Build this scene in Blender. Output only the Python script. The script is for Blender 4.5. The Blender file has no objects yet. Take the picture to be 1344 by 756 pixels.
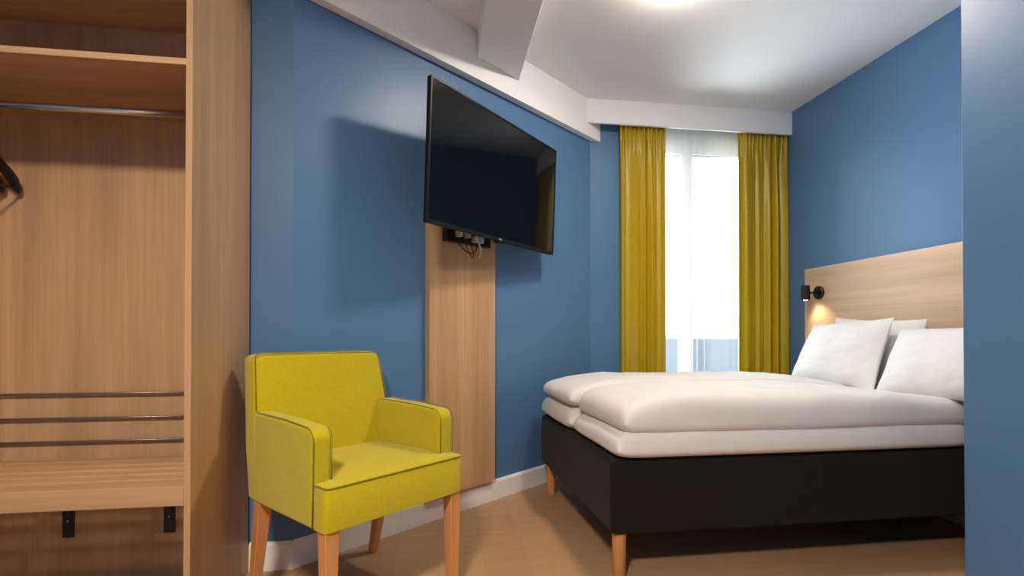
import bpy, bmesh, math, random
from mathutils import Vector, Matrix, noise

random.seed(7)
scene = bpy.context.scene
col = scene.collection
R = math.radians

# ------------------------------------------------------------------ helpers
def link(o, parent=None):
    col.objects.link(o)
    if parent is not None:
        o.parent = parent
    return o

def thing(name, label, cat, loc=(0, 0, 0), rotz=0.0, group=None):
    o = bpy.data.objects.new(name, None)
    o.empty_display_size = 0.1
    o.location = loc
    o.rotation_euler = (0, 0, rotz)
    link(o)
    tag(o, label, cat, group)
    return o

def tag(o, label, cat, group=None):
    o['label'] = label
    o['category'] = cat
    if group:
        o['group'] = group
    return o

def obj(name, bm, mat, parent=None, smooth=False, bevel=0.0, segs=2, subsurf=0, autosmooth=None):
    bmesh.ops.remove_doubles(bm, verts=bm.verts, dist=1e-6)
    bmesh.ops.recalc_face_normals(bm, faces=bm.faces)
    me = bpy.data.meshes.new(name)
    bm.to_mesh(me)
    bm.free()
    me.materials.append(mat)
    if smooth or bevel:
        for p in me.polygons:
            p.use_smooth = True
    o = bpy.data.objects.new(name, me)
    link(o, parent)
    if bevel:
        b = o.modifiers.new('bevel', 'BEVEL')
        b.width = bevel
        b.segments = segs
        b.limit_method = 'ANGLE'
        b.angle_limit = R(35)
        b.harden_normals = True
    if subsurf:
        s = o.modifiers.new('sub', 'SUBSURF')
        s.levels = subsurf
        s.render_levels = subsurf
    return o

def struct(name, bm, mat, parent=None, **k):
    o = obj(name, bm, mat, parent, **k)
    if parent is None:
        o['kind'] = 'structure'
    return o

def add_box(bm, x0, x1, y0, y1, z0, z1):
    vs = [bm.verts.new(p) for p in ((x0, y0, z0), (x1, y0, z0), (x1, y1, z0), (x0, y1, z0),
                                    (x0, y0, z1), (x1, y0, z1), (x1, y1, z1), (x0, y1, z1))]
    for f in ((0, 3, 2, 1), (4, 5, 6, 7), (0, 1, 5, 4), (1, 2, 6, 5), (2, 3, 7, 6), (3, 0, 4, 7)):
        bm.faces.new([vs[i] for i in f])
    return bm

def bx(*a):
    return add_box(bmesh.new(), *a)

def add_prism(bm, poly, z0, z1):
    n = len(poly)
    lo = [bm.verts.new((p[0], p[1], z0)) for p in poly]
    hi = [bm.verts.new((p[0], p[1], z1)) for p in poly]
    bm.faces.new(lo[::-1])
    bm.faces.new(hi)
    for i in range(n):
        j = (i + 1) % n
        bm.faces.new((lo[i], lo[j], hi[j], hi[i]))
    return bm

def add_loft(bm, rings, cap=True, closed=True):
    vr = [[bm.verts.new(p) for p in r] for r in rings]
    n = len(vr[0])
    for a, b in zip(vr, vr[1:]):
        for i in range(n if closed else n - 1):
            j = (i + 1) % n
            bm.faces.new((a[i], a[j], b[j], b[i]))
    if cap:
        bm.faces.new(vr[0][::-1])
        bm.faces.new(vr[-1])
    return bm

def frame_of(d):
    d = Vector(d).normalized()
    a = Vector((0, 0, 1)) if abs(d.z) < 0.9 else Vector((1, 0, 0))
    u = d.cross(a).normalized()
    return u, d.cross(u).normalized()

def add_tube(bm, pts, r, n=10, closed=False):
    pts = [Vector(p) for p in pts]
    rr = r if isinstance(r, (list, tuple)) else [r] * len(pts)
    rings = []
    u = None
    m = len(pts)
    for i, p in enumerate(pts):
        a = pts[(i - 1) % m] if (closed or i) else pts[i]
        b = pts[(i + 1) % m] if (closed or i < m - 1) else pts[i]
        d = (b - a).normalized()
        if u is None:
            u, v = frame_of(d)
        else:
            u = (u - d * u.dot(d)).normalized()
            v = d.cross(u).normalized()
        rings.append([p + (u * math.cos(2 * math.pi * k / n) + v * math.sin(2 * math.pi * k / n)) * rr[i] for k in range(n)])
    if closed:
        rings.append(rings[0])
        return add_loft(bm, rings, cap=False)
    return add_loft(bm, rings)

def add_lathe(bm, prof, n=32, origin=(0, 0, 0), axis=(0, 0, 1)):
    u, v = frame_of(axis)
    d = Vector(axis).normalized()
    o = Vector(origin)
    rings = [[o + d * z + (u * math.cos(2 * math.pi * k / n) + v * math.sin(2 * math.pi * k / n)) * max(r, 1e-4)
              for k in range(n)] for r, z in prof]
    return add_loft(bm, rings)

def arc(cx, cy, r, a0, a1, n):
    return [(cx + r * math.cos(R(a0 + (a1 - a0) * i / n)), cy + r * math.sin(R(a0 + (a1 - a0) * i / n))) for i in range(n + 1)]

# ------------------------------------------------------------------ materials
def lin(c):
    return tuple(((v / 255) / 12.92 if v / 255 <= 0.04045 else ((v / 255 + 0.055) / 1.055) ** 2.4) for v in c) + (1,)

class NT:
    def __init__(s, name):
        s.m = bpy.data.materials.new(name)
        s.m.use_nodes = True
        s.t = s.m.node_tree
        s.t.nodes.clear()
        s.out = s.n('ShaderNodeOutputMaterial')
    def n(s, kind, **k):
        nd = s.t.nodes.new(kind)
        for a, b in k.items():
            setattr(nd, a, b)
        return nd
    def l(s, a, b):
        s.t.links.new(a, b)
    def principled(s, **k):
        p = s.n('ShaderNodeBsdfPrincipled')
        for a, b in k.items():
            p.inputs[a.replace('_', ' ')].default_value = b
        s.l(p.outputs[0], s.out.inputs[0])
        return p
    def coord(s, scale=(1, 1, 1), rot=(0, 0, 0), src='Object'):
        tc = s.n('ShaderNodeTexCoord')
        mp = s.n('ShaderNodeMapping')
        mp.inputs['Scale'].default_value = scale
        mp.inputs['Rotation'].default_value = rot
        s.l(tc.outputs[src], mp.inputs[0])
        return mp.outputs[0]
    def noise(s, vec, scale=5, detail=4, rough=0.5, dist=0):
        nd = s.n('ShaderNodeTexNoise')
        nd.inputs['Scale'].default_value = scale
        nd.inputs['Detail'].default_value = detail
        nd.inputs['Roughness'].default_value = rough
        nd.inputs['Distortion'].default_value = dist
        s.l(vec, nd.inputs['Vector'])
        return nd.outputs['Fac']
    def ramp(s, fac, stops):
        r = s.n('ShaderNodeValToRGB')
        e = r.color_ramp.elements
        while len(e) < len(stops):
            e.new(0.5)
        for k, (p, c) in zip(e, stops):
            k.position = p
            k.color = c
        s.l(fac, r.inputs[0])
        return r.outputs[0]
    def mix(s, fac, a, b, mode='MIX'):
        m = s.n('ShaderNodeMix', data_type='RGBA', blend_type=mode)
        if isinstance(fac, (int, float)):
            m.inputs[0].default_value = fac
        else:
            s.l(fac, m.inputs[0])
        for v, i in ((a, 6), (b, 7)):
            if isinstance(v, tuple):
                m.inputs[i].default_value = v
            else:
                s.l(v, m.inputs[i])
        return m.outputs[2]
    def bump(s, h, p, strength=0.2, dist=0.002):
        b = s.n('ShaderNodeBump')
        b.inputs['Strength'].default_value = strength
        b.inputs['Distance'].default_value = dist
        s.l(h, b.inputs['Height'])
        s.l(b.outputs[0], p.inputs['Normal'])

def paint(name, c, rough=0.5, spec=0.4, bump=0.08):
    t = NT(name)
    p = t.principled(Roughness=rough)
    p.inputs['Specular IOR Level'].default_value = spec
    v = t.coord()
    f = t.noise(v, 1.3, 3)
    c0 = lin(c)
    t.l(t.mix(f, tuple(x * 0.97 for x in c0[:3]) + (1,), tuple(min(1, x * 1.03) for x in c0[:3]) + (1,)), p.inputs['Base Color'])
    t.bump(t.noise(v, 260, 2), p, bump, 0.0006)
    return t.m

def wood(name, base, dark, axis='z', rough=0.45, streak=1.0, light=None):
    t = NT(name)
    p = t.principled(Roughness=rough)
    p.inputs['Specular IOR Level'].default_value = 0.35
    k = {'x': (0, 1, 1), 'y': (1, 0, 1), 'z': (1, 1, 0)}[axis]
    def sc(a, b):
        return tuple(a if q else b for q in k)
    broad = t.noise(t.coord(sc(6, 0.4)), 1.0, 3, 0.5, 0.6)
    mid = t.noise(t.coord(sc(30, 0.7)), 1.0, 4, 0.55, 0.8)
    fine = t.noise(t.coord(sc(120, 2.2)), 1.0, 5, 0.65)
    hair = t.noise(t.coord(sc(420, 8)), 1.0, 2, 0.5)
    b, d = lin(base), lin(dark)
    li = lin(light) if light else tuple(min(1, v * 1.12) for v in b[:3]) + (1,)
    c0 = t.ramp(broad, [(0.32, tuple(x * 0.80 for x in b[:3]) + (1,)), (0.68, li)])
    c1 = t.mix(0.5, c0, t.ramp(mid, [(0.35, (0.80, 0.77, 0.74, 1)), (0.6, (1, 1, 1, 1))]), 'MULTIPLY')
    f2 = t.ramp(fine, [(0.36, (0, 0, 0, 1)), (0.62, (1, 1, 1, 1))])
    c2 = t.mix(f2, d, c1)
    c3 = t.mix(0.24 * streak, c1, c2)
    f3 = t.ramp(hair, [(0.25, (0.82, 0.80, 0.78, 1)), (0.55, (1, 1, 1, 1))])
    c4 = t.mix(0.35, c3, f3, 'MULTIPLY')
    t.l(c4, p.inputs['Base Color'])
    t.bump(fine, p, 0.06, 0.001)
    return t.m

def cloth(name, c, c2=None, rough=0.9, weave=900, bump=0.25, sheen=0.25, mottling=30):
    t = NT(name)
    p = t.principled(Roughness=rough)
    p.inputs['Specular IOR Level'].default_value = 0.2
    p.inputs['Sheen Weight'].default_value = sheen
    v = t.coord()
    a = lin(c)
    b = lin(c2) if c2 else tuple(x * 0.8 for x in a[:3]) + (1,)
    f = t.noise(t.coord((1, 1, 1)), mottling, 5, 0.7)
    f2 = t.noise(v, weave, 2, 0.6)
    m = t.mix(t.ramp(f, [(0.35, (0, 0, 0, 1)), (0.65, (1, 1, 1, 1))]), b, a)
    m2 = t.mix(0.35, m, t.ramp(f2, [(0.3, b), (0.7, a)]))
    t.l(m2, p.inputs['Base Color'])
    t.bump(f2, p, bump, 0.0015)
    return t.m

def plain(name, c, rough=0.5, metal=0.0, spec=0.5, grain=0.03):
    t = NT(name)
    p = t.principled(Roughness=rough, Metallic=metal)
    p.inputs['Specular IOR Level'].default_value = spec
    f = t.noise(t.coord(), 60, 3)
    c0 = lin(c)
    t.l(t.mix(f, tuple(x * (1 - grain) for x in c0[:3]) + (1,), c0), p.inputs['Base Color'])
    return t.m

def glow(name, c, s):
    t = NT(name)
    e = t.n('ShaderNodeEmission')
    e.inputs[0].default_value = c
    e.inputs[1].default_value = s
    t.l(e.outputs[0], t.out.inputs[0])
    return t.m

def floor_mat():
    t = NT('oak_floorboards')
    p = t.principled(Roughness=0.42)
    p.inputs['Specular IOR Level'].default_value = 0.4
    rot = (0, 0, R(FLOOR_ANGLE))
    v = t.coord((1, 1, 1), rot)
    br = t.n('ShaderNodeTexBrick')
    br.offset = 0.37
    br.inputs['Scale'].default_value = 1.0
    br.inputs['Mortar Size'].default_value = 0.0007
    br.inputs['Mortar Smooth'].default_value = 0.3
    br.inputs['Brick Width'].default_value = 1.25
    br.inputs['Row Height'].default_value = 0.185
    br.inputs['Color1'].default_value = lin((182, 143, 105))
    br.inputs['Color2'].default_value = lin((175, 136, 99))
    br.inputs['Mortar'].default_value = lin((150, 114, 82))
    t.l(v, br.inputs['Vector'])
    g = t.noise(t.coord((3, 46, 1), rot), 1.0, 5, 0.62, 0.6)
    h = t.noise(t.coord((0.8, 9, 1), rot), 1.0, 3, 0.5, 1.2)
    c1 = t.mix(0.35, br.outputs[0], t.ramp(h, [(0.3, (0.72, 0.69, 0.66, 1)), (0.65, (1, 1, 1, 1))]), 'MULTIPLY')
    c2 = t.mix(0.25, c1, t.ramp(g, [(0.3, (0.62, 0.57, 0.52, 1)), (0.6, (1, 1, 1, 1))]), 'MULTIPLY')
    t.l(c2, p.inputs['Base Color'])
    t.bump(g, p, 0.05, 0.001)
    return t.m

def drape_mat(name, c, translucent):
    t = NT(name)
    p = t.n('ShaderNodeBsdfPrincipled')
    p.inputs['Roughness'].default_value = 0.38
    p.inputs['Specular IOR Level'].default_value = 0.6
    p.inputs['Sheen Weight'].default_value = 0.0
    a = lin(c)
    f = t.noise(t.coord((1.5, 0, 0.8)), 1.0, 2)
    cc = t.mix(f, tuple(x * 0.95 for x in a[:3]) + (1,), a)
    t.l(cc, p.inputs['Base Color'])
    tr = t.n('ShaderNodeBsdfTranslucent')
    t.l(cc, tr.inputs[0])
    mx = t.n('ShaderNodeMixShader')
    mx.inputs[0].default_value = translucent
    t.l(p.outputs[0], mx.inputs[1])
    t.l(tr.outputs[0], mx.inputs[2])
    t.l(mx.outputs[0], t.out.inputs[0])
    return t.m

def sheer_mat():
    t = NT('white_voile')
    d = t.n('ShaderNodeBsdfDiffuse')
    d.inputs[0].default_value = lin((238, 241, 243))
    tl = t.n('ShaderNodeBsdfTranslucent')
    tl.inputs[0].default_value = lin((240, 244, 247))
    m1 = t.n('ShaderNodeMixShader')
    m1.inputs[0].default_value = 0.38
    t.l(d.outputs[0], m1.inputs[1])
    t.l(tl.outputs[0], m1.inputs[2])
    tp = t.n('ShaderNodeBsdfTransparent')
    m2 = t.n('ShaderNodeMixShader')
    f = t.noise(t.coord((40, 0, 0.6)), 1.0, 2)
    r = t.ramp(f, [(0.3, (0.21, 0.21, 0.21, 1)), (0.7, (0.27, 0.27, 0.27, 1))])
    t.l(r, m2.inputs[0])
    t.l(tp.outputs[0], m2.inputs[1])
    t.l(m1.outputs[0], m2.inputs[2])
    t.l(m2.outputs[0], t.out.inputs[0])
    return t.m

def glass_mat():
    t = NT('window_glass')
    tp = t.n('ShaderNodeBsdfTransparent')
    tp.inputs[0].default_value = (0.95, 0.97, 0.97, 1)
    gl = t.n('ShaderNodeBsdfGlossy')
    gl.inputs['Roughness'].default_value = 0.02
    fr = t.n('ShaderNodeFresnel')
    fr.inputs[0].default_value = 1.45
    mx = t.n('ShaderNodeMixShader')
    t.l(fr.outputs[0], mx.inputs[0])
    t.l(tp.outputs[0], mx.inputs[1])
    t.l(gl.outputs[0], mx.inputs[2])
    t.l(mx.outputs[0], t.out.inputs[0])
    return t.m

FLOOR_ANGLE = 90
M = {}
M['blue'] = paint('blue_wall_paint', (79, 119, 160), 0.42, 0.45)
M['white'] = paint('white_ceiling_paint', (240, 241, 241), 0.7, 0.3)
M['trim'] = paint('white_trim_paint', (236, 235, 232), 0.4, 0.45, 0.03)
M['floor'] = floor_mat()
M['oak_z'] = wood('oak_laminate_upright', (197, 158, 117), (153, 112, 76), 'z')
M['oak_x'] = wood('oak_laminate_across', (197, 158, 117), (153, 112, 76), 'x')
M['oak_y'] = wood('oak_laminate_headboard', (214, 184, 154), (184, 150, 120), 'y', streak=0.8)
M['leg'] = wood('beech_leg', (214, 150, 92), (190, 122, 70), 'z', 0.4, 0.6)
M['chair'] = cloth('mustard_green_weave', (190, 172, 11), (176, 158, 7), 0.88, 750, 0.35, 0.2, 90)
M['piping'] = cloth('dark_olive_piping', (138, 122, 8), None, 0.9)
M['bedbase'] = cloth('black_bed_fabric', (29, 27, 25), (21, 20, 19), 0.95, 800, 0.4, 0.05)
M['linen'] = cloth('white_cotton', (226, 223, 219), (219, 216, 212), 0.85, 1200, 0.06, 0.1, 6)
M['pillow'] = cloth('white_pillow_cotton', (226, 226, 227), (220, 220, 221), 0.85, 1200, 0.06, 0.1, 6)
M['curtain'] = drape_mat('mustard_satin_drape', (190, 160, 3), 0.14)
M['sheer'] = sheer_mat()
M['glass'] = glass_mat()
M['black'] = plain('black_plastic', (14, 14, 15), 0.35)
M['blackmetal'] = plain('black_coated_metal', (20, 20, 21), 0.4, 0.0)
M['tvframe'] = plain('black_satin_plastic', (9, 9, 10), 0.45, 0, 0.25)
M['screen'] = plain('glossy_black_screen', (5, 6, 8), 0.06, 0, 0.28)
M['chrome'] = plain('brushed_steel', (200, 202, 206), 0.22, 1.0)
M['rod'] = plain('grey_metal_rod', (128, 122, 120), 0.35, 0.7)
M['plug'] = plain('grey_plug_plastic', (190, 194, 198), 0.4)
M['cablewhite'] = plain('white_cable', (220, 214, 204), 0.4)
M['cableblack'] = plain('black_cable', (24, 14, 14), 0.4)
M['logo'] = plain('silver_logo', (225, 225, 228), 0.3, 0.2)
M['lampglow'] = glow('lamp_diffuser_glow', (1.0, 0.87, 0.73, 1), 172.0)
M['bulb'] = glow('reading_bulb_glow', (1.0, 0.78, 0.5, 1), 14.0)
M['spotglow'] = glow('downlight_glow', (1.0, 0.78, 0.55, 1), 8.0)
M['door'] = plain('white_door_paint', (225, 224, 220), 0.45)

# ------------------------------------------------------------------ room numbers (metres)
CEIL = 2.627
XR = 2.62                 # right wall
YW = 3.564                # window wall
YA = 2.183                # short wall beside the wardrobe
AX, BX_ = -0.596, 1.084   # diagonal wall from (AX, YA) to (BX_, YW)
XP, YP = 1.774, 1.50      # bathroom block corner
XL, YB = -1.90, -1.70
dv = Vector((BX_ - AX, YW - YA, 0)).normalized()
nv = Vector((dv.y, -dv.x, 0))            # into the room
A3 = Vector((AX, YA, 0))
B3 = Vector((BX_, YW, 0))
T = 0.15

# ------------------------------------------------------------------ setting
bm = bmesh.new()
add_prism(bm, [(XL - T, YB - T), (XR + T, YB - T), (XR + T, YW + 0.3), (XL - T, YW + 0.3)], -0.1, 0.0)
struct('floor', bm, M['floor'])
bm = bmesh.new()
add_prism(bm, [(XL - T, YB - T), (XR + T, YB - T), (XR + T, YW + 0.3), (XL - T, YW + 0.3)], CEIL, CEIL + 0.12)
struct('ceiling', bm, M['white'])
struct('wall_right', bx(XR, XR + T, YP - 0.2, YW + 0.3, 0, CEIL), M['blue'])
struct('wall_left', bx(XL - T, XL, YB - T, YA + T, 0, CEIL), M['blue'])
struct('wall_back', bx(XL, XP, YB - T, YB, 0, CEIL), M['blue'])
struct('wall_partition', bx(XP, XR, YB - T, YP, 0, CEIL), M['blue'], bevel=0.004)
struct('wall_alcove', bx(XL, AX, YA, YA + T, 0, CEIL), M['blue'])
q = nv * -T
bm = bmesh.new()
add_prism(bm, [A3[:2], B3[:2], (BX_, YW + T), (A3 + q)[:2], (AX, YA + 0.15)], 0, CEIL)
struct('wall_diagonal', bm, M['blue'])
# window wall with its opening
WX0, WX1, WZ0, WZ1 = 1.34, 2.44, 0.46, 2.56
bm = bmesh.new()
add_box(bm, BX_, WX0, YW, YW + 0.28, 0, CEIL)
add_box(bm, WX1, XR, YW, YW + 0.28, 0, CEIL)
add_box(bm, WX0, WX1, YW, YW + 0.28, 0, WZ0)
add_box(bm, WX0, WX1, YW, YW + 0.28, WZ1, CEIL)
struct('wall_window', bm, M['blue'])

# soffit along the diagonal wall, ceiling beam, curtain pelmet
SZ = 2.362
SO = 0.05
P1 = A3 + nv * SO
def on_line(pt, X=None, Y=None):
    t_ = (Y - pt.y) / dv.y if Y is not None else (X - pt.x) / dv.x
    return pt + dv * t_
e0 = on_line(P1, Y=YW)
s_ = A3 - dv * 0.0
bm = bmesh.new()
add_prism(bm, [(AX, YA), tuple(P1[:2]), (e0.x, YW), (BX_, YW)], SZ, CEIL)
struct('trim_1', bm, M['white'], bevel=0.004)
b0 = on_line(P1, X=0.205)
b1 = on_line(P1, X=0.470)
bm = bmesh.new()
add_prism(bm, [(0.205, YB), (0.470, YB), (0.470, b1.y), (0.205, b0.y)], 2.48, CEIL)
struct('trim_2', bm, M['white'], bevel=0.004)
p0 = on_line(P1, Y=3.454)
bm = bmesh.new()
p1 = on_line(P1, Y=3.476)
add_prism(bm, [(p0.x, 3.454), (XR, 3.454), (XR, 3.476), (p1.x, 3.476)], 2.455, CEIL)
struct('trim_3', bm, M['white'], bevel=0.003)

# baseboards
def base_prof(p, q_, inward, name):
    p, q_ = Vector(p), Vector(q_)
    prof = [(0, 0), (0.015, 0), (0.015, 0.100), (0.008, 0.114), (0, 0.114)]
    rings = []
    for e in (p, q_):
        rings.append([(e.x + inward[0] * a, e.y + inward[1] * a, z) for a, z in prof])
    struct(name, add_loft(bmesh.new(), rings), M['trim'])
base_prof((AX - 0.006, YA, 0), (BX_, YW - 0.001, 0), nv, 'baseboard_diagonal')
base_prof((-0.757, YA, 0), (AX + 0.008, YA, 0), (0, -1), 'baseboard_alcove')
base_prof((BX_ + 0.02, YW, 0), (XR, YW, 0), (0, -1), 'baseboard_window')
base_prof((XR, YP, 0), (XR, YW - 0.015, 0), (-1, 0), 'baseboard_right')
base_prof((XP, YB, 0), (XP, YP, 0), (-1, 0), 'baseboard_partition')

# window
win = bpy.data.objects.new('window_1', None)
win.location = (0, 0, 0)
link(win)
win['kind'] = 'structure'
FY0, FY1 = 3.70, 3.76
bm = bmesh.new()
add_box(bm, WX0, WX1, FY0, FY1, 2.36, WZ1)
add_box(bm, WX0, WX1, FY0, FY1, WZ0, 0.53)
add_box(bm, WX0, WX0 + 0.07, FY0, FY1, 0.53, 2.36)
add_box(bm, WX1 - 0.07, WX1, FY0, FY1, 0.53, 2.36)
obj('window_frame', bm, M['trim'], win, bevel=0.004)
obj('mullion', bx(1.858, 1.948, FY0 - 0.008, FY1 + 0.008, 0.53, 2.36), M['trim'], win, bevel=0.004)
obj('pane', bx(WX0 + 0.07, 1.858, 3.728, 3.734, 0.53, 2.36), M['glass'], win)
obj('pane', bx(1.948, WX1 - 0.07, 3.728, 3.734, 0.53, 2.36), M['glass'], win)
obj('window_sill', bx(WX0, WX1, YW - 0.004, FY0, WZ0 - 0.001, WZ0 + 0.02), M['trim'], win, bevel=0.003)

# door behind the camera
dr = bpy.data.objects.new('door_1', None)
dr.location = (0.6, YB, 0)
link(dr)
dr['kind'] = 'structure'
obj('door_leaf', bx(-0.42, 0.42, 0.002, 0.035, 0.005, 2.08), M['door'], dr, bevel=0.003)
bm = bmesh.new()
add_box(bm, -0.50, -0.43, 0.001, 0.05, 0, 2.16)
add_box(bm, 0.43, 0.50, 0.001, 0.05, 0, 2.16)
add_box(bm, -0.43, 0.43, 0.001, 0.05, 2.09, 2.16)
obj('door_frame', bm, M['trim'], dr, bevel=0.003)
bm = bmesh.new()
add_tube(bm, [(0.36, 0.035, 1.03), (0.36, 0.085, 1.03), (0.24, 0.085, 1.03)], 0.009)
obj('door_handle', bm, M['chrome'], dr, smooth=True)

# ------------------------------------------------------------------ wardrobe
WR = -0.757           # outer face of the right side panel
WL = -1.88
WF = 1.683            # front
WB = 2.165            # back face of back panel
wd_ = thing('wardrobe', 'open oak wardrobe with shelves, clothes rail and slatted bench beside the blue wall', 'wardrobe', (WR, WF, 0))
def wb(x0, x1, y0, y1, z0, z1):       # world numbers to the wardrobe's own frame
    return bx(x0 - WR, x1 - WR, y0 - WF, y1 - WF, z0, z1)
TH = 0.019
BY = 2.150            # front face of back panel
obj('side_panel', wb(WR - TH, WR, WF, WB, 0, 2.285), M['oak_z'], wd_, bevel=0.001)
obj('side_panel', wb(WL, WL + TH, WF, WB, 0, 2.285), M['oak_z'], wd_, bevel=0.001)
obj('filler_panel', wb(WR - TH, WR, WF, WB, 2.287, CEIL - 0.002), M['oak_z'], wd_, bevel=0.001)
IX0, IX1 = WL + TH, WR - TH
obj('back_panel', wb(IX0, IX1, BY, WB, 0, 2.14), M['oak_z'], wd_)
obj('top_panel', wb(IX0, IX1, WF, WB, 2.14, 2.16), M['oak_x'], wd_, bevel=0.001)
obj('front_filler', wb(IX0, IX1, WF + 0.005, WF + 0.024, 2.16, CEIL - 0.002), M['oak_x'], wd_)
obj('shelf', wb(IX0, IX1, WF + 0.002, BY, 1.786, 1.806), M['oak_x'], wd_, bevel=0.001)
bm = bmesh.new()
add_tube(bm, [(IX0 - WR, 1.918 - WF, 1.725), (IX1 - WR, 1.918 - WF, 1.725)], 0.0125, 16)
obj('clothes_rail', bm, M['chrome'], wd_, smooth=True)
for xx in (IX0, IX1):
    s = 1 if xx == IX0 else -1
    bm = bmesh.new()
    add_lathe(bm, [(0.0, 0), (0.02, 0), (0.02, 0.008), (0.015, 0.014), (0, 0.014)], 20, (xx - WR, 1.918 - WF, 1.725), (s, 0, 0))
    obj('rail_socket', bm, M['chrome'], wd_, smooth=True)
for z in (0.728, 0.636, 0.548):
    bm = bmesh.new()
    add_tube(bm, [(IX0 - WR, BY - 0.016 - WF, z), (IX1 - WR, BY - 0.016 - WF, z)], 0.0044, 12)
    obj('wall_guard_rod', bm, M['rod'], wd_, smooth=True)
bench = obj('bench_front_rail', wb(IX0, IX1, WF, WF + 0.022, 0.427, 0.488), M['oak_x'], wd_, bevel=0.002)
y = WF + 0.028
for i in range(6):
    obj('bench_slat', wb(IX0, IX1, y, y + 0.048, 0.464, 0.486), M['oak_x'], wd_, bevel=0.003)
    y += 0.0725
for xx in (-1.393, -1.040):
    bm = bmesh.new()
    add_box(bm, xx - 0.020 - WR, xx + 0.020 - WR, BY - 0.006 - WF, BY - WF, 0.183, 0.466)
    add_box(bm, xx - 0.020 - WR, xx + 0.020 - WR, WF + 0.03 - WF, BY - 0.006 - WF, 0.458, 0.466)
    br = obj('bracket', bm, M['blackmetal'], wd_, bevel=0.001)
    bm = bmesh.new()
    add_lathe(bm, [(0, 0), (0.005, 0), (0.004, 0.003), (0, 0.0035)], 12, (xx - WR, BY - 0.006 - WF, 0.246), (0, -1, 0))
    obj('screw', bm, M['chrome'], br, smooth=True)

# hangers on the rail
def hanger(x, yaw, label, drop=0.0):
    t = thing('clothes_hanger', label, 'clothes hanger', (x, 1.918, 1.725), yaw, 'black clothes hangers on the wardrobe rail')
    bm = bmesh.new()
    pts = [(0, 0.0165 * math.sin(R(a)), 0.0165 * math.cos(R(a)) - 0.002) for a in range(-130, 91, 10)]
    pts = pts + [(0, 0.0165, -0.012), (0, 0.010, -0.030), (0, 0.0, -0.045), (0, 0, -0.085)]
    add_tube(bm, pts, 0.0022, 8)
    obj('hook', bm, M['chrome'], t, smooth=True)
    bm = bmesh.new()
    rings = []
    n = 28
    for i in range(n + 1):
        s = -1 + 2 * i / n
        yy = 0.205 * s
        zc = -0.088 - 0.135 * abs(s) ** 1.25 - 0.010 * (abs(s) > 0.9) * (abs(s) - 0.9) * 10
        hw = 0.006 + 0.009 * abs(s) ** 2
        hh = 0.018 + 0.012 * abs(s)
        if i in (0, n):
            hw *= 0.5
            hh *= 0.55
        rings.append([(hw * math.cos(a), yy, zc + hh * math.sin(a)) for a in [2 * math.pi * k / 12 for k in range(12)]])
    add_loft(bm, rings)
    obj('hanger_body', bm, M['black'], t, smooth=True)
    bm = bmesh.new()
    add_tube(bm, [(0, -0.185, -0.215), (0, -0.17, -0.235), (0, 0.17, -0.235), (0, 0.185, -0.215)], 0.005, 8)
    obj('trouser_bar', bm, M['black'], t, smooth=True)
    return t
hanger(-1.562, R(-3), 'black clothes hanger nearest the oak side panel, its shoulder tip furthest right')
hanger(-1.598, R(2), 'black clothes hanger on the rail, just left of the one whose tip reaches furthest right')
hanger(-1.634, R(-2), 'black clothes hanger on the rail at the left edge of the photo')

# ------------------------------------------------------------------ wall panel, television, connector box
def wall_pt(t_, off, z):
    p = A3 + dv * t_ + nv * off
    return (p.x, p.y, z)
ang = math.atan2(dv.y, dv.x)
PT0, PT1 = 0.676, 1.150
wp = obj('wall_panel', bx(0, PT1 - PT0, -0.036, -0.001, 0.122, 1.90), M['oak_z'], None, bevel=0.001)
wp.location = A3 + dv * PT0
wp.rotation_euler = (0, 0, ang)
tag(wp, 'tall narrow oak panel fixed to the blue wall behind the television', 'wall panel')

W_, H_ = 1.12, 0.647
TA = R(42.47)
rv = Vector((math.sin(TA), math.cos(TA), 0))
tn = Vector((math.cos(TA), -math.sin(TA), 0))
tv = thing('television', 'large black flat television on a wall arm, tilted above the mustard armchair', 'television', (0.329, 2.667, 1.774), math.atan2(rv.y, rv.x))
tv.rotation_euler = (R(2.35), 0, math.atan2(rv.y, rv.x))
# local: x across, -y towards the viewer, z up
bm = bmesh.new()
add_box(bm, -W_ / 2, W_ / 2, 0.0, 0.022, -H_ / 2, H_ / 2)
obj('housing', bm, M['tvframe'], tv, bevel=0.004)
bm = bmesh.new()
hx, hz0, hz1 = W_ / 2, -H_ / 2, H_ / 2
bz = 0.009
add_box(bm, -hx, hx, -0.004, 0.0, hz1 - bz, hz1)
add_box(bm, -hx, hx, -0.004, 0.0, hz0, hz0 + 0.017)
add_box(bm, -hx, -hx + bz, -0.004, 0.0, hz0 + 0.017, hz1 - bz)
add_box(bm, hx - bz, hx, -0.004, 0.0, hz0 + 0.017, hz1 - bz)
obj('bezel', bm, M['tvframe'], tv, bevel=0.0012)
obj('screen', bx(-hx + bz, hx - bz, -0.0015, 0.0, hz0 + 0.017, hz1 - bz), M['screen'], tv)
bm = bmesh.new()
add_loft(bm, [[(-0.42, 0.022, -0.30), (0.42, 0.022, -0.30), (0.42, 0.022, 0.10), (-0.42, 0.022, 0.10)],
              [(-0.38, 0.058, -0.27), (0.38, 0.058, -0.27), (0.38, 0.058, 0.06), (-0.38, 0.058, 0.06)]])
obj('rear_shell', bm, M['tvframe'], tv, bevel=0.006)
bm = bmesh.new()
add_lathe(bm, [(0, 0), (0.016, 0), (0.02, 0.006), (0.02, 0.014), (0, 0.014)], 20, (-0.005, 0.012, hz0 - 0.012))
bm2 = bm
add_box(bm2, -0.035, 0.035, -0.002, 0.02, hz0 - 0.010, hz0 + 0.0)
obj('sensor_pod', bm2, M['tvframe'], tv, bevel=0.002)
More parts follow.
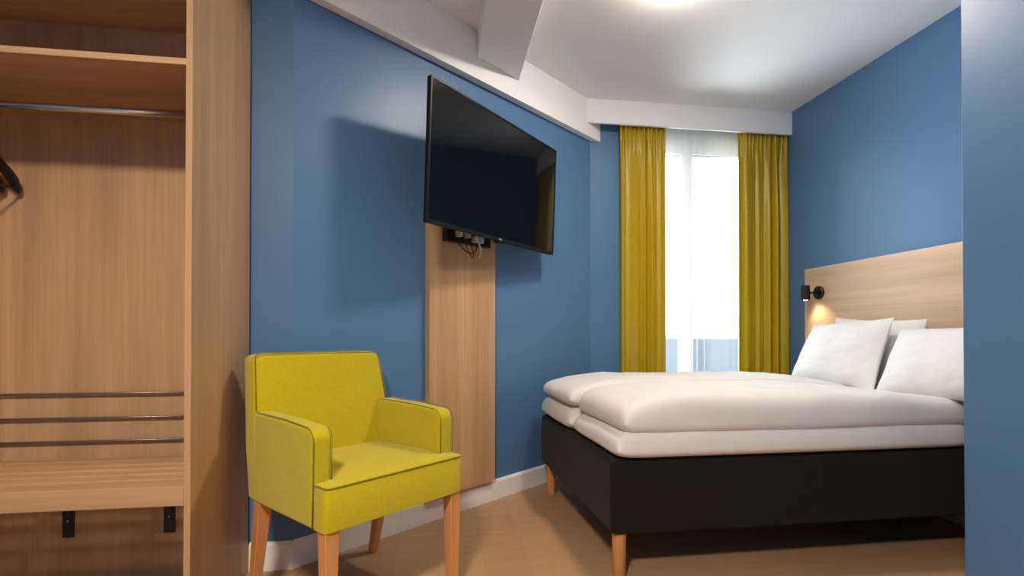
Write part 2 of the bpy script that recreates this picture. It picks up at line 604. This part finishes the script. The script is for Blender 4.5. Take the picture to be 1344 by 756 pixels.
# logo: ring and two letters
bm = bmesh.new()
zc = hz0 + 0.0085
add_tube(bm, [(-0.0115 + 0.0042 * math.cos(R(a)), -0.0046, zc + 0.0042 * math.sin(R(a))) for a in range(0, 360, 20)], 0.0008, 6, closed=True)
obj('logo_ring', bm, M['logo'], tv)
cu = bpy.data.curves.new('logo_letters', 'FONT')
cu.body = 'LG'
cu.size = 0.0115
cu.extrude = 0.0004
tmp = bpy.data.objects.new('logo_letters', cu)
me = bpy.data.meshes.new_from_object(tmp)
bpy.data.objects.remove(tmp)
me.materials.clear()
me.materials.append(M['logo'])
lo = bpy.data.objects.new('logo_letters', me)
link(lo, tv)
lo.location = (-0.005, -0.0046, zc - 0.004)
lo.rotation_euler = (R(90), 0, 0)
# wall arm, in the television's frame: plate on the back shell and an arm to the oak panel
tvm = Matrix.Translation(tv.location) @ tv.rotation_euler.to_matrix().to_4x4()
inv = tvm.inverted()
panel_hit = inv @ Vector(wall_pt(0.93, 0.036, 1.72))
panel_axis = (inv.to_3x3() @ nv)
bm = bmesh.new()
add_box(bm, -0.16, 0.16, 0.058, 0.066, -0.18, 0.0)
obj('mount_plate', bm, M['blackmetal'], tv, bevel=0.002)
bm = bmesh.new()
elbow = panel_hit + panel_axis * 0.05 + Vector((0.06, 0, 0))
add_tube(bm, [(0, 0.062, -0.09), (0, 0.085, -0.09), tuple(elbow), tuple(panel_hit + panel_axis * 0.012)], 0.016, 12)
add_lathe(bm, [(0, 0.0), (0.06, 0.0), (0.06, 0.012), (0, 0.012)], 24, panel_hit, panel_axis)
obj('mount_arm', bm, M['blackmetal'], tv, bevel=0.001)

cb = thing('connector_box', 'black socket box with grey plugs and looped cables under the television', 'connector box',
           wall_pt(0.76, 0.036, 1.435), ang)
L = 0.318
obj('housing', bx(0, L, -0.035, -0.0005, 0, 0.11), M['black'], cb, bevel=0.002)
for a, b, c_ in ((0.055, 0.085, 'plug'), (0.120, 0.14, 'plug'), (0.170, 0.200, 'plug'), (0.205, 0.235, 'plug')):
    dz = 0.0 if a > 0.15 else 0.016
    obj('plug', bx(a, b, -0.068, -0.035, 0.012 + dz, 0.044 + dz), M['plug'], cb, bevel=0.003)
def cable(name, pts, r, m):
    P = [Vector(p) for p in pts]
    out = []
    for i in range(len(P) - 1):
        a, b, c_, d = P[max(i - 1, 0)], P[i], P[i + 1], P[min(i + 2, len(P) - 1)]
        for k in range(8):
            s = k / 8
            out.append(0.5 * ((2 * b) + (c_ - a) * s + (2 * a - 5 * b + 4 * c_ - d) * s * s + (3 * b - a - 3 * c_ + d) * s ** 3))
    out.append(P[-1])
    bm = bmesh.new()
    add_tube(bm, out, r, 8)
    return obj(name, bm, m, cb, smooth=True)
cable('black_cable', [(0.045, -0.045, 0.03), (0.06, -0.062, -0.012), (0.10, -0.066, -0.045), (0.145, -0.066, -0.052), (0.18, -0.065, -0.028), (0.192, -0.055, 0.015)], 0.0032, M['cableblack'])
cable('black_cable', [(0.10, -0.05, 0.03), (0.118, -0.058, -0.025), (0.150, -0.062, -0.070), (0.163, -0.060, -0.066), (0.158, -0.058, -0.03), (0.128, -0.055, 0.02)], 0.0022, M['cableblack'])
cable('white_cable', [(0.205, -0.052, 0.015), (0.212, -0.064, -0.02), (0.209, -0.065, -0.05), (0.198, -0.064, -0.072)], 0.0045, M['cablewhite'])

# ------------------------------------------------------------------ armchair
ch = thing('armchair', 'mustard-green upholstered armchair with tapered wooden legs in front of the oak wall panel', 'armchair', (-0.122, 1.7275, 0), 0.7279)
SZt, SZb = 0.502, 0.367
# seat: full-width front lip, narrower between the arms, gently crowned top
def seat_bm():
    bm = bmesh.new()
    ys = [0.0, 0.002, 0.006, 0.014, 0.035, 0.064, 0.066, 0.10, 0.16, 0.22, 0.28, 0.34, 0.40, 0.44]
    rows = []
    n = 20
    for y in ys:
        hw = 0.279 if y < 0.065 else 0.216
        if y < 0.02:
            hw -= 0.014 * (1 - y / 0.014) ** 2
        rows.append((y, hw))
    def top(x, y, hw):
        return SZt - 0.009 * max(0, 1 - y / 0.014) ** 2 + 0.016 * max(0, 1 - (x / 0.279) ** 4) * min(1, y / 0.12) * (1 - 0.5 * max(0, y - 0.2) / 0.24)
    T_ = [[bm.verts.new((-hw + 2 * hw * i / n, y, top(-hw + 2 * hw * i / n, y, hw))) for i in range(n + 1)] for y, hw in rows]
    B_ = [[bm.verts.new((-hw + 2 * hw * i / n, y, SZb)) for i in range(n + 1)] for y, hw in rows]
    for j in range(len(rows) - 1):
        for i in range(n):
            bm.faces.new((T_[j][i], T_[j][i + 1], T_[j + 1][i + 1], T_[j + 1][i]))
            bm.faces.new((B_[j][i], B_[j + 1][i], B_[j + 1][i + 1], B_[j][i + 1]))
        bm.faces.new((T_[j][0], T_[j + 1][0], B_[j + 1][0], B_[j][0]))
        bm.faces.new((T_[j][n], B_[j][n], B_[j + 1][n], T_[j + 1][n]))
    for i in range(n):
        bm.faces.new((T_[0][i], B_[0][i], B_[0][i + 1], T_[0][i + 1]))
        bm.faces.new((T_[-1][i], T_[-1][i + 1], B_[-1][i + 1], B_[-1][i]))
    return bm
seat = obj('seat', seat_bm(), M['chair'], ch, bevel=0.0008, segs=1)
seat.modifiers['bevel'].angle_limit = R(60)
bm = bmesh.new()
pp = [(-0.2785, 0.064, SZt), (-0.2790, 0.030, SZt), (-0.2785, 0.014, SZt - 0.001), (-0.2745, 0.005, SZt - 0.003), (-0.267, 0.001, SZt - 0.005)]
pp = pp + [(-0.25 + 0.5 * i / 12, 0.0005, SZt - 0.005) for i in range(13)] + [(-x, y, z) for x, y, z in pp[::-1]]
add_tube(bm, pp, 0.0030, 8)
obj('seat_piping', bm, M['piping'], seat, smooth=True)

# arms: profile in (y, z), thickness in x
AO, AI = 0.286, 0.219
AT = 0.682
def arm_profile():
    r = 0.042
    p = [(0.46, SZb), (0.066, SZb), (0.062, SZt), (0.060, AT - r - 0.012)]
    p += arc(0.060 + r, AT - r - 0.012, r, 180, 96, 7)[1:]
    p += [(0.24, AT - 0.003), (0.44, AT), (0.46, AT)]
    return p
prof = arm_profile()
for s in (-1, 1):
    bm = bmesh.new()
    rings = [[(s * x, y, z) for y, z in prof] for x in (AO, AI)]
    add_loft(bm, rings)
    arm = obj('armrest', bm, M['chair'], ch, bevel=0.014, segs=4)
    for x, tag_ in ((AO, 'o'), (AI, 'i')):
        bm = bmesh.new()
        path = [(s * (x + (0.0 if x == AO else 0.0)), y - 0.001 if y < 0.1 else y, z + (0.001 if z > 0.66 else 0)) for y, z in prof[(1 if x == AO else 2):(-5 if (x == AI and s < 0) else -2)]]
        if x == AO or s > 0:
            path.append((s * x, 0.445, AT + 0.001))
        # pull the line onto the bevelled edge
        path = [((abs(a) - 0.003 if x == AO else abs(a) + 0.003) * s, b, c_) for a, b, c_ in path]
        add_tube(bm, path, 0.0022 if x == AO else 0.0016, 8)
        obj('armrest_piping', bm, M['piping'], arm, smooth=True)

# backrest: loft of rounded slabs leaning back
def back_bm():
    bm = bmesh.new()
    rows = []
    for i in range(13):
        z = SZb + (0.884 - SZb) * i / 12
        k = max(0, (z - 0.50) / 0.384)
        yf = 0.432 + 0.082 * k if z > 0.50 else 0.432
        yr = 0.508 + 0.098 * max(0, (z - SZb) / 0.517) ** 1.2
        w = 0.2868 - 0.022 * max(0, (z - 0.55) / 0.334)
        n = 16
        bul = 0.012
        ring = [(-w + 2 * w * a / n, yf - bul * (1 - (2 * a / n - 1) ** 4) * min(1, k * 3), z) for a in range(n + 1)]
        ring += [(w - 2 * w * a / n, yr, z) for a in range(n + 1)]
        if i == 12:
            ring = [(x, y, z - 0.012 * abs(x / w) ** 8) for x, y, z in ring]
        rows.append(ring)
    return add_loft(bm, rows)
back = obj('backrest', back_bm(), M['chair'], ch, bevel=0.018, segs=4)
back.modifiers['bevel'].angle_limit = R(50)
bm = bmesh.new()
path = []
for i in range(10):
    z = AT + 0.002 + (0.870 - AT) * i / 9
    k = (z - 0.50) / 0.384
    path.append((-(0.286 - 0.022 * max(0, (z - 0.55) / 0.334)) + 0.003, 0.432 + 0.082 * k - 0.001, z))
top = [(-0.255, 0.511, 0.880)] + [(-0.24 + 0.48 * i / 10, 0.511 - 0.011 * (1 - (i / 5 - 1) ** 4), 0.8845) for i in range(11)] + [(0.255, 0.511, 0.880)]
path = path + top + [(-x, y, z) for x, y, z in path[::-1]]
add_tube(bm, path, 0.0022, 8)
obj('back_piping', bm, M['piping'], back, smooth=True)

def leg_bm(top, bot, a, b):
    bm = bmesh.new()
    rings = []
    for (x, y, z), h in ((bot, b), (top, a)):
        rings.append([(x - h, y - h, z), (x + h, y - h, z), (x + h, y + h, z), (x - h, y + h, z)])
    return add_loft(bm, rings)
for s in (-1, 1):
    obj('leg', leg_bm((s * 0.250, 0.029, SZb + 0.004), (s * 0.252, 0.029, 0), 0.0235, 0.0165), M['leg'], ch, bevel=0.003)
    obj('leg', leg_bm((s * 0.258, 0.448, SZb + 0.004), (s * 0.252, 0.535, 0), 0.0235, 0.0155), M['leg'], ch, bevel=0.003)

# ------------------------------------------------------------------ bed
HF = 2.590            # front face of the headboard
hbd = obj('headboard', bx(0, XR - HF - 0.002, -0.0, 3.295 - 1.515, 0.0, 1.42), M['oak_y'], None, bevel=0.001)
hbd.location = (HF, 1.515, 0)
tag(hbd, 'wide oak headboard panel fixed to the blue wall behind the pillows', 'headboard')

bed = thing('bed', 'box-spring bed with a black fabric base on round wooden legs under white duvets', 'bed', (0.66, 1.889, 0))
def bl(x, y):
    return (x - 0.66, y - 1.889)
bm = bmesh.new()
corners = [bl(0.660, 1.889), bl(2.575, 1.889), bl(2.575, 3.085), bl(0.622, 3.085)]
rows = []
for z, e in ((0.170, 0.004), (0.20, 0.0), (0.33, -0.004), (0.44, 0.0), (0.464, 0.006)):
    cx = sum(c_[0] for c_ in corners) / 4
    cy_ = sum(c_[1] for c_ in corners) / 4
    rows.append([(c_[0] + (e if c_[0] < cx else -e), c_[1] + (e if c_[1] < cy_ else -e), z) for c_ in corners])
add_loft(bm, rows)
obj('bed_base', bm, M['bedbase'], bed, bevel=0.022, segs=4)
for x, y in ((0.705, 1.935), (0.665, 2.985), (2.50, 1.935), (2.50, 3.03)):
    a, b = bl(x, y)
    bm = bmesh.new()
    add_lathe(bm, [(0.0, 0.0), (0.024, 0.0), (0.026, 0.004), (0.0285, 0.174), (0.0, 0.174)], 28, (a, b, 0))
    obj('leg', bm, M['leg'], bed, smooth=False, bevel=0.001)

def puff(x0, x1, y0, y1, zb, zt, seed, dome=0.0, wr=0.006, nx=110, ny=64, px=26, py=15, foot=0.0, head=0.0, skew=0.0):
    """soft folded quilt layer between zb and zt with rounded edges"""
    bm = bmesh.new()
    def clus(s):
        return math.copysign(1 - (1 - abs(s)) ** 2.0, s)
    us = [clus(-1 + 2 * i / nx) for i in range(nx + 1)]
    vs = [clus(-1 + 2 * j / ny) for j in range(ny + 1)]
    zm = zb + (zt - zb) * 0.3
    T_, B_ = [], []
    for i, u in enumerate(us):
        rt, rb = [], []
        for j, v in enumerate(vs):
            fu = max(0.0, 1 - abs(u) ** px) ** 0.5
            fv = max(0.0, 1 - abs(v) ** py) ** 0.5
            k = fu * fv
            # rounded footprint corners
            cu_ = 1 - 0.018 * abs(v) ** 8
            cv_ = 1 - 0.030 * abs(u) ** 14
            x = (x0 + x1) / 2 + (x1 - x0) / 2 * u * cu_
            y = (y0 + y1) / 2 + (y1 - y0) / 2 * v * cv_
            x += skew * (y - y0)
            w1 = noise.noise(Vector((x * 2.2, y * 3.0, seed))) * 1.6
            w2 = noise.noise(Vector((x * 7, y * 9, seed + 3.1)))
            w3 = 1 - abs(noise.noise(Vector((x * 3.2 + y * 2.0, y * 6.5 - x * 1.4, seed + 8)))) * 2.2
            wz = wr * (w1 + 0.5 * w2 + 0.7 * max(0, w3) ** 3)
            edge = noise.noise(Vector((x * 3, y * 3, seed + 20))) * 0.008
            x += edge * abs(u) ** 10
            y += edge * abs(v) ** 10
            ft = foot * max(0.0, 1 - (x - x0) / 0.35) ** 2 + head * max(0.0, min(1.0, 1 - (x1 - x) / 0.75)) ** 1.5
            d = dome * (1 - v * v) * (1 - abs(u) ** 6)
            rt.append(bm.verts.new((x, y, zm + (zt - zm - ft + d) * k + wz * k)))
            rb.append(bm.verts.new((x, y, zm - (zm - zb) * k)))
        T_.append(rt)
        B_.append(rb)
    for i in range(nx):
        for j in range(ny):
            bm.faces.new((T_[i][j], T_[i + 1][j], T_[i + 1][j + 1], T_[i][j + 1]))
            bm.faces.new((B_[i][j], B_[i][j + 1], B_[i + 1][j + 1], B_[i + 1][j]))
    bmesh.ops.remove_doubles(bm, verts=bm.verts, dist=2e-5)
    return bm

dn = thing('duvet', 'white duvet folded double along the near side of the bed', 'duvet', (0.66, 1.88, 0.49), 0, 'white duvets on the bed')
def shift(bm, o):
    bmesh.ops.translate(bm, verts=bm.verts, vec=-Vector(o))
    return bm
o_ = (0.66, 1.88, 0.49)
obj('lower_fold', shift(puff(0.672, 2.30, 1.868, 2.474, 0.466, 0.578, 1.0, 0.0, 0.006, skew=-0.035), o_), M['linen'], dn, smooth=True)
obj('upper_fold', shift(puff(0.700, 2.30, 1.872, 2.475, 0.558, 0.704, 5.0, 0.018, 0.009, foot=0.02, head=0.05, skew=-0.035), o_), M['linen'], dn, smooth=True)
df = thing('duvet', 'white duvet folded double along the far side of the bed by the window', 'duvet', (0.64, 2.5, 0.49), 0, 'white duvets on the bed')
o_ = (0.64, 2.5, 0.49)
obj('lower_fold', shift(puff(0.632, 2.30, 2.479, 3.09, 0.466, 0.594, 11.0, 0.0, 0.006, skew=-0.03), o_), M['linen'], df, smooth=True)
obj('upper_fold', shift(puff(0.640, 2.30, 2.477, 3.085, 0.582, 0.712, 15.0, 0.012, 0.010, foot=0.03, head=0.035, skew=-0.03), o_), M['linen'], df, smooth=True)

def pillow(label, BL, BR, TL, TR, thick, seed, n=44):
    BL, BR, TL, TR = map(Vector, (BL, BR, TL, TR))
    base = (BL + BR) / 2
    t = thing('pillow', label, 'pillow', base, 0, 'white pillows against the headboard')
    nrm = ((BR - BL).cross(TL - BL)).normalized()
    bm = bmesh.new()
    fs = []
    for sgn in (1, -1):
        g = []
        for i in range(n + 1):
            row = []
            for j in range(n + 1):
                u, v = -1 + 2 * i / n, -1 + 2 * j / n
                u = math.copysign(1 - (1 - abs(u)) ** 1.5, u)
                v = math.copysign(1 - (1 - abs(v)) ** 1.5, v)
                pu = u * (1 - 0.045 * (1 - v * v) * abs(u) ** 3)
                pv = v * (1 - 0.055 * (1 - u * u) * abs(v) ** 3)
                a, b = (pu + 1) / 2, (pv + 1) / 2
                p = BL * (1 - a) * (1 - b) + BR * a * (1 - b) + TL * (1 - a) * b + TR * a * b
                prf = (max(0, 1 - abs(u) ** 2.4) * max(0, 1 - abs(v) ** 2.4)) ** 0.62
                # weight sinks towards the lower half
                prf *= 1.06 - 0.16 * v
                w = noise.noise(Vector((u * 1.7, v * 1.7, seed))) * 0.010 + noise.noise(Vector((u * 5, v * 5, seed + 4))) * 0.0025
                cr = max(0, 1 - abs(noise.noise(Vector((u * 2.6 + v * 1.5, v * 2.3 - u, seed + 9)))) * 3) ** 2 * 0.003
                p = p + nrm * sgn * (thick / 2 * prf + (w - cr) * min(1, prf * 2))
                row.append(bm.verts.new(p - base))
            g.append(row)
        for i in range(n):
            for j in range(n):
                bm.faces.new((g[i][j], g[i + 1][j], g[i + 1][j + 1], g[i][j + 1]))
    bmesh.ops.remove_doubles(bm, verts=bm.verts, dist=1e-5)
    obj('pillow_case', bm, M['pillow'], t, smooth=True)
    return t
pillow('white pillow leaning at the far side of the bed, below the reading lamp', (2.22, 2.955, 0.684), (2.20, 2.31, 0.652), (2.415, 2.99, 1.02), (2.40, 2.385, 1.045), 0.16, 2.0)
pillow('white pillow leaning at the near side of the bed, cut off by the blue partition', (2.19, 2.29, 0.662), (2.18, 1.70, 0.668), (2.40, 2.352, 0.985), (2.38, 1.75, 0.99), 0.16, 6.0)
pillow('white pillow upright against the headboard, mostly hidden behind the two front pillows', (2.44, 2.93, 0.485), (2.44, 2.30, 0.485), (2.52, 2.93, 1.065), (2.52, 2.31, 1.035), 0.13, 9.0)

# reading lamp
rl = thing('reading_lamp', 'small black spotlight lamp on the far end of the oak headboard', 'wall lamp', (HF, 3.150, 1.243))
bm = bmesh.new()
add_lathe(bm, [(0, 0), (0.043, 0), (0.045, 0.004), (0.045, 0.016), (0.041, 0.020), (0, 0.020)], 36, (0, 0, 0), (-1, 0, 0))
obj('wall_plate', bm, M['blackmetal'], rl, smooth=False, bevel=0.001)
bm = bmesh.new()
add_tube(bm, [(-0.018, 0.0, 0), (-0.05, 0.004, 0), (-0.072, 0.012, 0)], 0.007, 12)
obj('swivel_arm', bm, M['blackmetal'], rl, smooth=True)
hd = Vector((0.04, 0.05, -1)).normalized()
hc = Vector((-0.092, 0.022, 0.0))
bm = bmesh.new()
add_lathe(bm, [(0, -0.052), (0.024, -0.052), (0.028, -0.047), (0.029, 0.046), (0.0285, 0.050), (0.0255, 0.050), (0.025, 0.035), (0.0, 0.034)], 32, hc, hd)
obj('lamp_head', bm, M['blackmetal'], rl, bevel=0.0008)
bm = bmesh.new()
add_lathe(bm, [(0, 0.036), (0.021, 0.036), (0.020, 0.044), (0.012, 0.051), (0, 0.053)], 24, hc, hd)
obj('bulb', bm, M['bulb'], rl, smooth=True)
sl = bpy.data.lights.new('reading_light', 'SPOT')
sl.energy = 2.4
sl.color = (1, 0.74, 0.42)
sl.spot_size = R(100)
sl.spot_blend = 0.9
sl.shadow_soft_size = 0.02
so = bpy.data.objects.new('reading_light', sl)
link(so)
so.location = Vector((HF, 3.150, 1.243)) + hc + hd * 0.06
so.rotation_euler = Vector((0.55, -0.25, -1)).to_track_quat('-Z', 'Y').to_euler()

# ------------------------------------------------------------------ curtains
def drape(x0, x1, yc, z0, z1, folds, amp, seed, nx=260, nz=46, wv=1.0, xk=0.16, sharp=0.75):
    bm = bmesh.new()
    rnd = random.Random(seed)
    ph = [rnd.uniform(0, 6.28) for _ in range(4)]
    G = []
    for k in range(nz + 1):
        s = k / nz                      # 0 top .. 1 bottom
        row = []
        for i in range(nx + 1):
            t_ = i / nx
            warp = t_ + wv * (0.050 * math.sin(2 * math.pi * t_ * 1.25 + ph[0]) + 0.022 * math.sin(2 * math.pi * t_ * 2.7 + ph[1] + 0.5 * s))
            f = 2 * math.pi * folds * warp
            a = amp * (0.62 + 0.38 * math.sin(2 * math.pi * t_ * 1.4 + ph[2]))
            soft = min(1, 0.35 + 2.2 * s)
            g = f + 0.35 * math.sin(2.2 * s + ph[3])
            y = yc + a * (sharp * (1 - 2 * math.sqrt(math.cos(g / 2) ** 2 + 0.002) ** 0.8) + (1 - sharp) * math.sin(g)) * soft
            y += 0.16 * a * math.sin(2 * f + ph[1] + s) * soft
            tight = max(0, 1 - s * 7)
            y += amp * 0.42 * math.sin(2 * math.pi * folds * 2.4 * t_ + ph[2]) * tight
            x = x0 + (x1 - x0) * t_ + xk * a * math.cos(f) * soft
            y += 0.002 * noise.noise(Vector((t_ * 5, s * 2, seed)))
            row.append(bm.verts.new((x, y, z1 + (z0 - z1) * s)))
        G.append(row)
    for k in range(nz):
        for i in range(nx):
            bm.faces.new((G[k][i], G[k][i + 1], G[k + 1][i + 1], G[k + 1][i]))
    return bm
def hang(name, label, group, bm, mat, th):
    o = obj(name, bm, mat, None, smooth=True)
    if th:
        s = o.modifiers.new('thick', 'SOLIDIFY')
        s.thickness = th
    tag(o, label, 'curtain', group)
    return o
trk = obj('curtain_track', bx(1.20, 2.60, 3.492, 3.548, 2.612, 2.6268), M['trim'], None)
tag(trk, 'white double curtain track on the ceiling behind the pelmet', 'curtain track')
hang('curtain', 'floor-length mustard satin curtain on the left of the window', 'mustard curtains', drape(1.290, 1.640, 3.510, 0.02, 2.612, 4.4, 0.036, 3), M['curtain'], 0.0015)
hang('curtain', 'floor-length mustard satin curtain on the right of the window, beside the headboard', 'mustard curtains', drape(2.212, 2.610, 3.510, 0.02, 2.612, 4.9, 0.036, 8), M['curtain'], 0.0015)
hang('sheer_curtain', 'sheer white net curtain across the window between the mustard curtains', None, drape(1.45, 2.40, 3.553, 0.02, 2.612, 12, 0.009, 21, nx=420, nz=30, xk=2.0, sharp=0.0), M['sheer'], 0)

# ------------------------------------------------------------------ lamps
LX, LY = 1.09, 2.17
cl = thing('ceiling_lamp', 'round white ceiling lamp glowing above the bed', 'ceiling lamp', (LX, LY, CEIL))
bm = bmesh.new()
add_lathe(bm, [(0, 0), (0.115, 0), (0.115, 0.012), (0.113, 0.014), (0, 0.014)], 48, (0, 0, 0), (0, 0, -1))
obj('lamp_base', bm, M['trim'], cl)
bm = bmesh.new()
add_lathe(bm, [(0, 0.0145), (0.105, 0.0145), (0.102, 0.030), (0.08, 0.040), (0.05, 0.044), (0, 0.045)], 48, (0, 0, 0), (0, 0, -1))
obj('lamp_diffuser', bm, M['lampglow'], cl, smooth=True)

for (x, y, e, lab) in ((-0.55, -0.35, 78, 'round ceiling downlight in front of the open wardrobe'),):
    t = thing('downlight', lab, 'downlight', (x, y, CEIL))
    bm = bmesh.new()
    prof_ = [(0.192, 0), (0.215, 0), (0.215, 0.006), (0.20, 0.008), (0.192, 0.008), (0.192, 0)]
    add_loft(bm, [[(r_ * math.cos(2 * math.pi * k / 48), r_ * math.sin(2 * math.pi * k / 48), -z_) for k in range(48)] for r_, z_ in prof_], cap=False)
    obj('ring', bm, M['trim'], t)
    bm = bmesh.new()
    add_lathe(bm, [(0, 0.0005), (0.19, 0.0005), (0.19, 0.002), (0, 0.002)], 32, (0, 0, 0), (0, 0, -1))
    obj('lens', bm, M['spotglow'], t)
    ld = bpy.data.lights.new('downlight_beam', 'AREA')
    ld.shape = 'DISK'
    ld.size = 0.42
    ld.energy = e
    ld.color = (1, 0.88, 0.75)
    lo_ = bpy.data.objects.new('downlight_beam', ld)
    link(lo_)
    lo_.location = (x, y, CEIL - 0.012)

# ------------------------------------------------------------------ daylight
w = bpy.data.worlds.new('overcast_sky')
scene.world = w
w.use_nodes = True
nt = w.node_tree
nt.nodes.clear()
wo = nt.nodes.new('ShaderNodeOutputWorld')
bg = nt.nodes.new('ShaderNodeBackground')
tc = nt.nodes.new('ShaderNodeTexCoord')
sx = nt.nodes.new('ShaderNodeSeparateXYZ')
rp = nt.nodes.new('ShaderNodeValToRGB')
e = rp.color_ramp.elements
e[0].position = 0.41
e[0].color = (1.45, 1.52, 1.60, 1)      # unseen bright band below the horizon, added to throw light up on the ceiling
e[1].position = 0.507
e[1].color = (0.77, 0.91, 1.0, 1)       # overcast sky
for pos, c in ((0.450, (0.010, 0.019, 0.031, 1)), (0.497, (0.015, 0.026, 0.040, 1))):   # hazy blue hills on the horizon
    k = e.new(pos)
    k.color = c
mp = nt.nodes.new('ShaderNodeMapRange')
mp.inputs[1].default_value = -1
mp.inputs[2].default_value = 1
nt.links.new(tc.outputs['Generated'], sx.inputs[0])
nt.links.new(sx.outputs[2], mp.inputs[0])
nt.links.new(mp.outputs[0], rp.inputs[0])
nt.links.new(rp.outputs[0], bg.inputs[0])
bg.inputs[1].default_value = 9.0
nt.links.new(bg.outputs[0], wo.inputs[0])
pl = bpy.data.lights.new('window_portal', 'AREA')
pl.shape = 'RECTANGLE'
pl.size = WX1 - WX0
pl.size_y = WZ1 - WZ0
pl.cycles.is_portal = True
po = bpy.data.objects.new('window_portal', pl)
link(po)
po.location = ((WX0 + WX1) / 2, 3.80, (WZ0 + WZ1) / 2)
po.rotation_euler = (R(-90), 0, 0)

# ------------------------------------------------------------------ camera
cam = bpy.data.cameras.new('camera')
cam.sensor_width = 36
cam.lens = 665 / 1344 * 36
cam.shift_y = (434.2 - 378) / 1344
cam.clip_start = 0.02
co = bpy.data.objects.new('camera', cam)
link(co)
co.location = (0, 0, 0.95)
co.rotation_euler = (R(90.5), 0, -math.atan(95 / 665))
scene.camera = co

vs_ = scene.view_settings
vs_.view_transform = 'Standard'
vs_.look = 'None'
vs_.exposure = 0.5
vs_.gamma = 1.0
vs_.use_curve_mapping = False
cy = scene.cycles
cy.use_denoising = True
cy.max_bounces = 10
cy.diffuse_bounces = 8
cy.transparent_max_bounces = 12
cy.sample_clamp_indirect = 6.0
cy.caustics_reflective = False
cy.caustics_refractive = False
